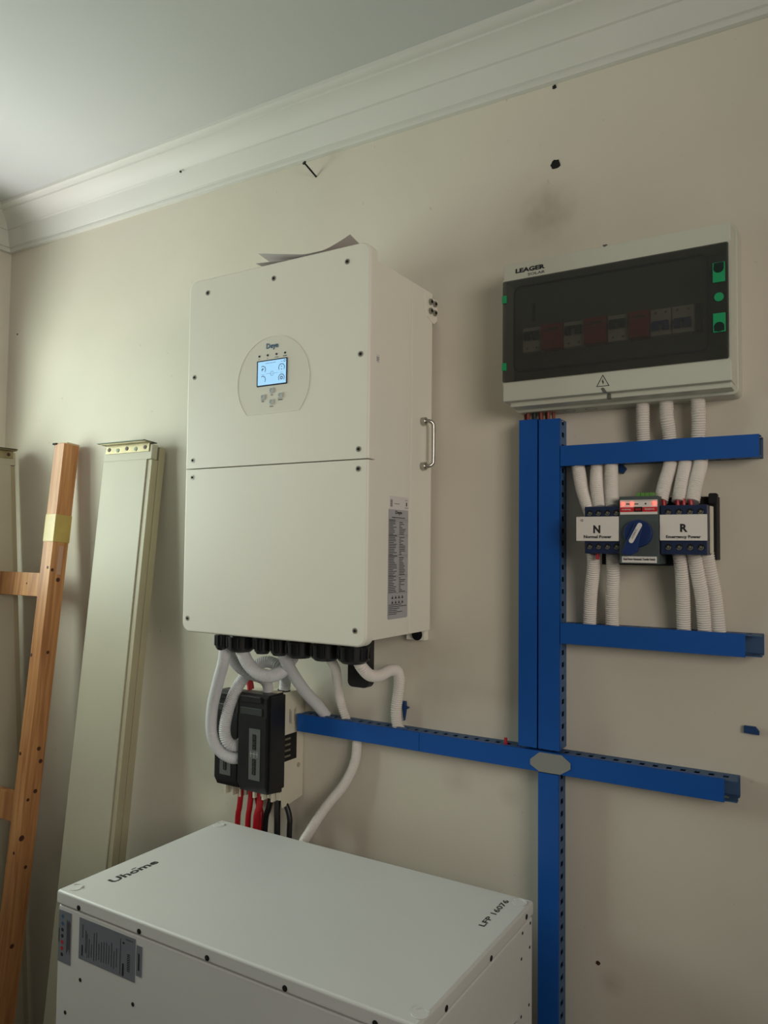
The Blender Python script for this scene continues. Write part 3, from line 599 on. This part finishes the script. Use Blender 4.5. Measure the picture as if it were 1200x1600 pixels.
# row of modules behind the smoked door
mods = [('w',.6900,.7280),('r',.7300,.7700),('w',.7720,.8110),('r',.8130,.8535),('w',.8555,.8925),('r',.8945,.9300),('b',.9315,.9670),('b',.9685,1.0050)]
nm = {'w': 'circuit_breaker', 'r': 'surge_protector', 'b': 'circuit_breaker'}
pos = ['leftmost', 'first', 'second', 'second', 'third', 'third', 'first', 'second']
lbl = ['leftmost white breaker with black toggles behind the smoked door', 'leftmost red surge protector behind the smoked door', 'white breaker with black toggles between the left and middle red surge protectors',
       'middle red surge protector behind the smoked door', 'white breaker with black toggles between the middle and right red surge protectors', 'rightmost red surge protector behind the smoked door',
       'white breaker with blue toggles next to the rightmost red surge protector', 'rightmost white breaker with blue toggles behind the smoked door']
for (kd, x0, x1), lb in zip(mods, lbl):
    t = thing(nm[kd], lb, 'surge protector' if kd == 'r' else 'breaker', ((x0+x1)/2, -.065, .567), 'modules behind the smoked door')
    z0, z1 = .5680, .6160; n = 2
    if kd == 'r':
        box('housing', m_brkr, t, x0, x1, -.0800, -.0560, z0, z1, .001)
        b = B(); add_box(b, x0+.006, x1-.006, -.0806, -.0800, z1-.014, z1-.008); obj('status_window', b, mat('surge_window', (120, 30, 30), .5), t)
    else:
        box('housing', m_brkw, t, x0, x1, -.0720, -.0560, z0, z1, .001)
        mid = (x0+x1)/2
        zz0 = z0+.022 if kd == 'w' else z0+.008
        box('toggle_bar', m_tog if kd == 'w' else m_togb, t, x0+.004, x1-.004, -.0790, -.0720, zz0+.012, zz0+.017, .0006)
        for u in (.25, .75):
            cx_ = x0+(x1-x0)*u; box('toggle', m_tog if kd == 'w' else m_togb, t, cx_-.0055, cx_+.0055, -.0810, -.0720, zz0, zz0+.013, .0008)
            b = B(); arc(b, cx_, z0+.007 if kd == 'w' else z0+.041, .0022, 0, 360, .0022, -.0722); obj('terminal_screw', b, m_screw, t)
    settle(t)
b = B(); add_box(b, 1.0070, 1.0180, -.0650, -.0560, .570, .618, .0006); tag(obj('blank_filler', b, m_tog), 'narrow dark filler strip right of the breakers behind the smoked door', 'filler')
b = B(); add_box(b, .7040, .7095, -.0580, -.0560, .632, .668); tag(obj('red_busbar_clip', b, m_dark), 'short dark upright strip above the leftmost breaker behind the smoked door', 'strip')
# ---------------------------------------------------------------- transfer switch
at = thing('transfer_switch', 'automatic transfer switch with N and R covers and a blue rotary handle', 'transfer switch', (.916, -.05, .157))
b = B(); add_prism(b, [(.833,.158),(.954,.158),(.968,.170),(1.034,.170),(1.034,.281),(.860,.281),(.833,.262)], 'y', -.034, 0, .001); obj('base_plate', b, m_dark, at)
b = B(); add_prism(b, rrect(1.022, 1.036, .268, .286, .003, 3), 'y', -.046, -.030, 0); obj('base_tab', b, m_dark, at)
def pole(x0, x1, n, xs, label):
    p = box('terminal_block', m_navy, at, x0, x1, -.094, -.034, .1785, .2635, .0012); p['label'] = label
    for x in xs:
        for z in (.2520, .1915):
            b = B(); add_cyl(b, (x, -.0938, z), (0,-1,0), .0056, .0012, 14); s_ = obj('terminal_screw', b, m_hole, at, smooth=True)
            b = B(); arc(b, x, z-.0004, .0046, 200, 380, .0016, -.0952); arc(b, x, z, .0022, 0, 360, .0020, -.0952); obj('screw_head', b, mat('screw_dull', (112, 112, 104), .5, .3), at)
    for i in range(len(xs)+1):
        pass
    return p
pole(.8185, .8815, 4, (.828,.844,.860,.876), 'navy terminal block under the N cover')
pole(.9515, 1.0270, 4, (.9645,.982,1.000,1.017), 'navy terminal block under the R cover')
box('side_plate', m_cream, at, 1.0272, 1.0310, -.072, -.052, .181, .262, .0008, label='cream edge of the switch frame')
box('cover_plate', m_white, at, .8050, .8815, -.1005, -.0950, .2010, .2450, .0006, label='white cover plate marked N')
box('cover_plate', m_white, at, .9515, 1.0275, -.1005, -.0950, .2025, .2470, .0006, label='white cover plate marked R')
box('centre_block', m_ats, at, .8825, .9500, -.1000, -.034, .1615, .2800, .0010, label='grey middle block')
box('status_panel', m_white, at, .8842, .9480, -.1008, -.1000, .2480, .2735)
box('status_stripe', m_redp, at, .8842, .9480, -.1012, -.1008, .2525, .2608)
box('status_window', m_hole, at, .9085, .9225, -.1016, -.1012, .2525, .2612)
text('status_print', '888', m_redp, at, .009, (.9110, -.1017, .2545), XR, ZU)
for x0, s in ((.8875, 'NORMAL'), (.9270, 'RESERVE')): text('status_print', s, m_labw, at, .016, (x0, -.1013, .2555), XR, ZU)
for x, z in ((.8895,.2668),(.9045,.2668),(.9430,.2672)):
    b = B(); add_cyl(b, (x, -.1008, z), (0,-1,0),   .0027, .0022, 14); l_ = obj('indicator_light', b, m_led, at); l_['label'] = 'lit red indicator'
b = B(); add_cyl(b, (.9283, -.1008, .2666), (0,-1,0), .0014, .0008, 10); add_box(b, .8945, .9015, -.1011, -.1008, .2655, .2675); add_box(b, .909, .916, -.1011, -.1008, .2655, .2672); add_box(b, .8860,.947,-.1010,-.1008,.2715,.2719); obj('status_dot', b, m_ink, at)
for i in range(4): box('terminal_plug', m_term, at, .9090+i*.0075, .9160+i*.0075, -.088, -.070, .2800, .2870, .0006)
b = B(); add_cyl(b, (.9162, -.1000, .2145), (0,-1,0), .0240, .010, 36, bev=.0012); kb = obj('rotary_knob', b, m_knob, at, smooth=True)
# knob lever, pointing down left
ang = math.atan2(.1965-.231, .9035-.9215)
b = B(); add_prism(b, [(.9120,.2320),(.9235,.2345),(.9260,.2250),(.9165,.1820),(.9060,.1760),(.8915,.1785),(.8905,.1840)], 'y', -.116, -.108, .0015); kl = obj('knob_lever', b, m_knob, at, smooth=True)
b = B(); dv = (Vector((.9065,0,.2010)) - Vector((.9215,0,.2310))); L_ = dv.length; e_ = dv.normalized(); nn = Vector((-e_.z, 0, e_.x)); P_ = []
for i in range(9):
    a = math.pi*i/8; P_.append(Vector((.9215,0,.2285)) - e_*(.0040*math.sin(a)) + nn*(.0040*math.cos(a)))
for i in range(9):
    a = math.pi*i/8; P_.append(Vector((.9072,0,.2015)) + e_*(.0040*math.sin(a)) - nn*(.0040*math.cos(a)))
add_prism(b, [(p.x, p.z) for p in P_], 'y', -.1170, -.1158, 0); obj('pointer_strip', b, m_labw, at)
text('pointer_print', 'AUTOMATIC', m_inkg, at, .018, (.9098, -.1171, .2050), tuple(-e_), tuple(nn if nn.x < 0 else -nn), height=.0030)
box('name_label', m_labw, at, .8870, .9465, -.1006, -.0998, .1635, .1745)
text('name_print', 'Dual Power Automatic Transfer Switch', m_ink, at, .054, (.9168, -.1008, .1678), XR, ZU, height=.0038, bold=.02, center=True)
text('letter_print', 'N', m_ink, at, .0125, (.8365, -.1007, .2150), XR, ZU, height=.0145, bold=.035)
text('letter_print', 'R', m_ink, at, .0120, (.9850, -.1007, .2170), XR, ZU, height=.0140, bold=.035)
text('cover_print', 'Normal Power', m_ink, at, .0500, (.8190, -.1007, .2060), XR, ZU, height=.0055, bold=.03)
text('cover_print', 'Emergency Power', m_ink, at, .0560, (.9620, -.1007, .2050), XR, ZU, height=.0066, bold=.03)
text('cover_print', 'CE', m_inkg, at, .0050, (.8130, -.1007, .2365), XR, ZU, height=.0040, bold=.01)
settle(at)
# ---------------------------------------------------------------- fuse switches below the inverter
m_fl2 = mat('slot_grey', (64, 66, 66), .4)
def fuse(x0, x1, yf, zt, zb, label, full):
    t = thing('fuse_switch', label, 'fuse switch', ((x0+x1)/2, -.05, zb-.045), 'black and cream fuse switches')
    yb = -.082 if full else -.055
    # cream base with chunky terminal feet and a dark vent in its right cheek
    b = B(); add_box(b, x0+.002, x1-.003, yb, 0, zb-.012, zt-.004, .0015); obj('base', b, m_cream, t, smooth=True)
    w_ = (x1-x0)/3
    for k in range(3):
        b = B(); q0 = x0+.004+k*w_; add_box(b, q0, q0+.006, yb-.012, -.004, zb-.030, zb-.008, .001); add_box(b, q0+.009, q0+w_-.006, yb-.004, -.004, zb-.026, zb-.008, .001); obj('terminal_foot', b, m_cream, t, smooth=True)
    if full:
        b = B(); add_prism(b, [(-.082,zt-.003),(-.004,zt-.003),(-.004,zb-.034),(-.078,zb-.044),(-.082,zb-.020)], 'x', x1-.003, x1, .0006); ck = obj('side_cheek', b, m_cream, t)
        b = B(); add_prism(b, [(-.083,-.247),(-.030,-.247),(-.030,-.307),(-.083,-.307)], 'x', x1-.002, x1+.0006, 0); obj('vent_recess', b, m_dark, t)
        for k in range(4): box('vent_tab', mat('vent_tab', (110, 104, 92), .5), t, x1, x1+.0016, -.074, -.054, -.259-k*.0130, -.2545-k*.0130)
        ink_rects('cheek_print', m_inkg, t, [(-.058,-.056,-.222,-.190),(-.053,-.0515,-.225,-.195),(-.040,-.0385,-.220,-.192),(-.036,-.035,-.200,-.188)], 'x', x1+.0006)
        b = B(); add_cyl(b, (x1, -.022, -.325), (1,0,0), .0055, .0015, 14); obj('rivet', b, mat('rivet_grey', (170, 164, 146), .5), t)
        b = B(); add_box(b, x0+.002, x1-.002, -.100, -.082, zt-.010, zt+.002, .001); obj('top_lip', b, m_cream, t)
    # black lifting cover: outline in the y-z plane
    prof_ = [(yb, zt), (yf+.012, zt), (yf+.003, zt-.008), (yf+.003, zt-.045), (yf, zt-.052), (yf, zb+.018), (yf+.010, zb), (yb, zb-.006)]
    b = B(); add_prism(b, prof_, 'x', x0, x1, .0015); obj('black_cover', b, m_black, t, smooth=True)
    b = B(); add_box(b, x0+.008, x1-.014, yf-.001, yf+.006, zt-.018, zt-.007, .001); add_box(b, x0+.008, x1-.014, yf-.003, yf+.004, zt-.009, zt-.004, .001); obj('grip', b, mat('grip_black', (38, 39, 42), .4), t, smooth=True)
    b = B(); add_box(b, x0+.006, x1-.012, yf-.0004, yf+.004, zt-.046, zt-.030, .001); obj('cover_band', b, mat('band_grey', (56, 58, 58), .5), t)
    if full:
        b = B(); add_box(b, x1-.001, x1+.006, yf+.012, yb+.002, zb+.004, zt-.004, .002); obj('side_skirt', b, m_black, t, smooth=True)
        lx0, lx1, lz0, lz1 = x0+.034, x0+.066, zb+.030, zt-.075
    else: lx0, lx1, lz0, lz1 = x0+.018, x0+.052, zb+.027, zb+.060+.07
    b = B(); add_box(b, lx0, lx1, yf-.0010, yf, lz0, lz1, 0); obj('fuse_window', b, mat('fuse_label', (96, 98, 98), .4), t)
    zm = (lz0+lz1)/2; xm = (lx0+lx1)/2
    for s0, s1, n in ((lz0+.012, zm-.010, 4), (zm+.010, lz1-.012, 3)):
        b = B(); add_box(b, xm-.0055, xm+.0050, yf-.0016, yf-.0009, s0, s1); obj('test_slot', b, m_hole, t)
        for k in range(n):
            zk = s0+(s1-s0)*(k+.5)/n; b = B(); add_cyl(b, (xm, yf-.0014, zk), (0,-1,0), .0014, .0008, 8); obj('test_point', b, m_steel, t)
            b = B(); add_box(b, xm-.0035, xm+.0030, yf-.0019, yf-.0015, zk-.0050, zk-.0034); obj('slot_bar', b, m_fl2, t)
    ink_rects('window_print', m_labw, t, [(lx0+.006, lx0+.0067, zm-.006, zm+.007), (xm-.0004, xm+.0004, zm-.007, zm+.006), (lx1-.008, lx1-.0073, zm-.006, zm+.007), (lx0+.003, lx1-.005, zm+.0010, zm+.0016)], 'y', yf-.0017)
    settle(t); return t
fuse(.038, .118, -.143, -.148, -.366, 'front right black fuse switch with a cream vented side', True)
fuse(-.075, -.006, -.098, -.160, -.382, 'rear left black fuse switch half hidden by grey conduits', False)
# ---------------------------------------------------------------- battery cabinet
bt = thing('battery_cabinet', 'large white floor-standing battery cabinet with grey labels on its front', 'battery', (.352, -.336, ZF))
BX0, BX1, BY0, BY1, BZ = -.029, .7315, -.5535, -.117, -.452
b = B(); add_box(b, BX0+.002, BX1-.0015, BY0+.0035, BY1-.002, ZF, -.4790, .004, 3); obj('body', b, m_batt, bt, smooth=True)
b = B(); add_box(b, BX0, BX1, BY0, BY1, -.4775, BZ, .005, 4); ld = obj('lid', b, m_batt, bt, smooth=True)
for x in (.035,.193,.350,.507,.665):
    b = B(); add_cyl(b, (x, BY0+.0002, -.4695), (0,-1,0), .0046, .0010, 14); add_cyl(b, (x, BY0-.0006, -.4695), (0,-1,0), .0024, .0012, 6); obj('lid_screw', b, m_hole, ld)
for y, z in ((-.154,-.4665),(-.310,-.4700),(-.469,-.4700)):
    b = B(); add_cyl(b, (BX1-.0002, y, z), (1,0,0), .0046, .0010, 14); obj('lid_screw', b, m_hole, ld)
for x, z in ((.040,-.596),(.178,-.596),(.001,-.665),(.316,-.596),(.454,-.596)):
    b = B(); add_cyl(b, (x, BY0+.0040, z), (0,-1,0), .0036, .0010, 12); obj('screw_hole', b, m_hole, bt)
for y, z in ((-.131,-.487),(-.169,-.489),(-.134,-.528),(-.174,-.531),(-.137,-.627),(-.175,-.629),(-.34,-.60)):
    b = B(); add_cyl(b, (BX1-.0018, y, z), (1,0,0), .0028, .0008, 10); obj('screw_hole', b, m_hole, bt)
for x, y in ((-.006,-.530),(-.010,-.148),(.713,-.140),(.7205,-.527)):
    b = B(); add_cyl(b, (x, y, BZ), (0,0,1), .0130, .0012, 24, bev=.0005)
    for k in range(10):
        a0_ = math.radians(20+14*k); a1_ = math.radians(20+14*(k+1)); 
        q = [(x+r_*math.cos(a_), y+r_*math.sin(a_)) for r_, a_ in ((.0135,a0_),(.0135,a1_),(.0105,a1_),(.0105,a0_))]
        add_prism(b, q, 'z', BZ, BZ+.0028, 0)
    obj('lifting_plug', b, m_batt, bt, smooth=True)
def flabel(x0, x1, z0, z1, m, lb):
    o = box('label_plate', m, bt, x0, x1, BY0+.0027, BY0+.0037, z0, z1); o['label'] = lb; return o
fy = BY0+.0024
l1 = flabel(-.0235, .0120, -.5790, -.4870, m_labd, 'narrow grey warning label at the corner')
l2 = flabel(.0345, .1815, -.5590, -.4870, m_labd, 'wide grey rating label')
l3 = flabel(.1845, .1980, -.5460, -.4955, m_labd, 'small grey strip label')
r1 = [(.000+.0028*i, .0012+.0028*i, -.560+.004*(i%3), -.500-.003*(i%2)) for i in range(4)]
ink_rects('label_print', m_ink, l1, r1+[(-.0225,-.0205,-.545,-.520)], 'y', fy)
for z, mm_ in ((-.497,m_inkb),(-.510,m_inkb),(-.521,m_ink),(-.532,m_ink),(-.543,m_redp),(-.554,m_redp),(-.565,m_ink)):
    b = B(); arc(b, -.012, z, .0034, 0, 360, .0030, fy); obj('warning_symbol', b, mm_, l1)
r2 = [(.044,.0455,-.520,-.497),(.0425,.0455,-.552,-.533),(.0530,.0545,-.545,-.505),(.0570,.0580,-.552,-.510)]
for i in range(12): r2.append((.062+i*.0066, .0632+i*.0066, -.552+rn.uniform(0,.006), -.530+rn.uniform(0,.03)))
r2 += [(.1440,.1452,-.555,-.495),(.1500,.1540,-.556,-.535)]
r2 += [(.1620,.1690,-.5450+i*.0030,-.5434+i*.0030) for i in range(10)] + [(.150,.155,-.502,-.499),(.157,.176,-.4935,-.4925)]
ink_rects('label_print', m_ink, l2, r2, 'y', fy); ink_rects('label_print', m_ink, l3, [(.1895,.1925,-.536,-.508)], 'y', fy)
# lettering on the lid, reading away from the camera
text('logo_print', 'Uhome', m_ink, ld, .112, (.0365, -.4780, BZ+.0001), YB, (-1,0,0), height=.0190, bold=.028)
b = B(); add_prism(b, [(.0155,-.4195),(.0155,-.4090),(.0180,-.4085),(.0180,-.4200)], 'z', BZ, BZ+.0003, 0); obj('logo_accent', b, m_ink, ld)
text('model_print', 'LFP 16076', m_ink, ld, .112, (.6955, -.2560, BZ+.0001), YB, (-1,0,0), height=.0110, bold=.012)
# bracket low on the right flank
b = B(); add_box(b, BX1-.001, BX1+.022, -.300, -.200, -.640, -.622, .004); fb = obj('side_bracket', b, m_batt, bt, smooth=True)
b = B(); add_cyl(b, (BX1+.011, -.255, -.622), (0,0,1), .006, .0006, 14); obj('bracket_hole', b, m_hole, fb)
settle(bt)
# ---------------------------------------------------------------- planks and pine frame leaning in the corner
LEAN = math.atan(.0945)
def plank(name, label, wid, loc, rotz, height):
    "bed side board: broad board, thinner lath along its right edge, zinc hook plate at the top. Local x = width, -y = face, z up along the board"
    t = bpy.data.objects.new(name, None); C.objects.link(t); t['label'] = label; t['category'] = 'board'
    t.matrix_world = Matrix.Translation(loc) @ Matrix.Rotation(rotz, 4, 'Z') @ Matrix.Rotation(-LEAN, 4, 'X')
    T = height; w_ = wid
    box('panel', m_rail, t, 0, w_-.018, -.020, 0, 0, T-.040, .0015)
    box('head_block', m_rail, t, 0, w_-.001, -.020, 0, T-.0405, T, .0015)
    box('lath', m_lath, t, w_-.0182, w_-.001, -.0165, .006, 0, T-.041, .0015)
    box('back_board', m_lath, t, w_-.030, w_+.002, .004, .0250, 0, T-.004, .0015)
    b = B(); add_box(b, .008, w_-.010, -.0225, -.0195, T-.020, T+.006, .0008); add_box(b, .004, w_-.006, -.040, -.018, T+.003, T+.0055, .0006)
    p = obj('hook_plate', b, m_zinc, t); p['label'] = 'zinc hook plate screwed to the top'
    b = B(); add_box(b, -.006, w_-.008, -.0440, .002, T+.0056, T+.0080, .0008); obj('hook_flange', b, m_dkmet, t)
    n = max(3, int(w_/.034))
    for i in range(n):
        x = .022+i*(w_-.048)/(n-1); b = B(); add_cyl(b, (x, -.0222, T-.008-.003*(i % 2)), (0,-1,0), .0055, .0016, 14); s = obj('hook_hole', b, m_knot if i % 2 == 0 else m_dkmet, t)
    return t
hgt = (.455+1.35)/math.cos(LEAN)
foot_y = -.2205+.020
plank('painted_board', 'broad white-painted board with a zinc hook plate leaning on the wall beside the inverter', .193, Vector((-.560, foot_y, ZF)), 0, hgt)
plank('painted_board', 'white-painted board with a hook plate leaning into the corner behind the pine frame', .20, Vector((-.852, -.232, ZF)), math.radians(90), 1.825)
# pine frame: one upright with two rails running left
pf = bpy.data.objects.new('pine_frame', None); C.objects.link(pf); pf['label'] = 'orange pine bed frame leaning on the wall in the left corner'; pf['category'] = 'wooden frame'
pf.matrix_world = Matrix.Translation(Vector((-.765, -.238, ZF))) @ Matrix.Rotation(-LEAN, 4, 'X')
T = (.480+1.35)/math.cos(LEAN)
def tz(z): return (z+1.35)/math.cos(LEAN)
b = B(); add_box(b, 0, .045, 0, .052, 0, T, .002); po = obj('upright', b, m_wood, pf, smooth=True)
b = B(); add_box(b, .012, .045, .010, .052, T-.001, T+.004, .001); obj('upright_tip', b, mat('pale_wood_end', (196, 172, 140), .6), pf)
b = B(); add_box(b, -.006, .012, -.003, .030, T-.004, T+.001, .0005); obj('top_clip', b, m_hole, pf)
b = B(); add_box(b, -.0015, .0465, -.0015, .0535, tz(.192), tz(.272), .002); tp = obj('tape_wrap', b, m_tape, pf, smooth=True); tp['label'] = 'yellowed tape wrapped round the upright'
for z0, z1, xl in ((.034,.102,-.205),(-.585,-.510,-.110)):
    b = B(); add_box(b, xl, 0, .004, .030, tz(z0), tz(z1), .002); obj('cross_rail', b, m_wood, pf, smooth=True)
b = B(); add_box(b, .0460, .0463, .020, .036, tz(.10), tz(.182), 0); obj('tape_residue', b, mat('tape_residue', (190, 150, 128), .6), pf)
for y, z, r in ((.008,.112,.005),(.030,.085,.0065),(.024,-.12,.005),(.030,-.385,.006),(.040,-.42,.006),(.034,-.50,.006),(.014,-.52,.0045),(.008,-.62,.008),(.03,-.70,.005),(.016,-.90,.006)):
    b = B(); add_cyl(b, (.0448, y, tz(z)), (1,0,0), r, .0006, 12); obj('knot', b, m_knot, pf)
for x, z, r in ((.034,.118,.0045),(.006,-.13,.005),(.008,-.40,.005),(.030,-.66,.0045),(-.06,.07,.003)):
    b = B(); add_cyl(b, (x, .0006 if x > 0 else .0046, tz(z)), (0,-1,0), r, .0008, 12); obj('knot', b, m_knot, pf)
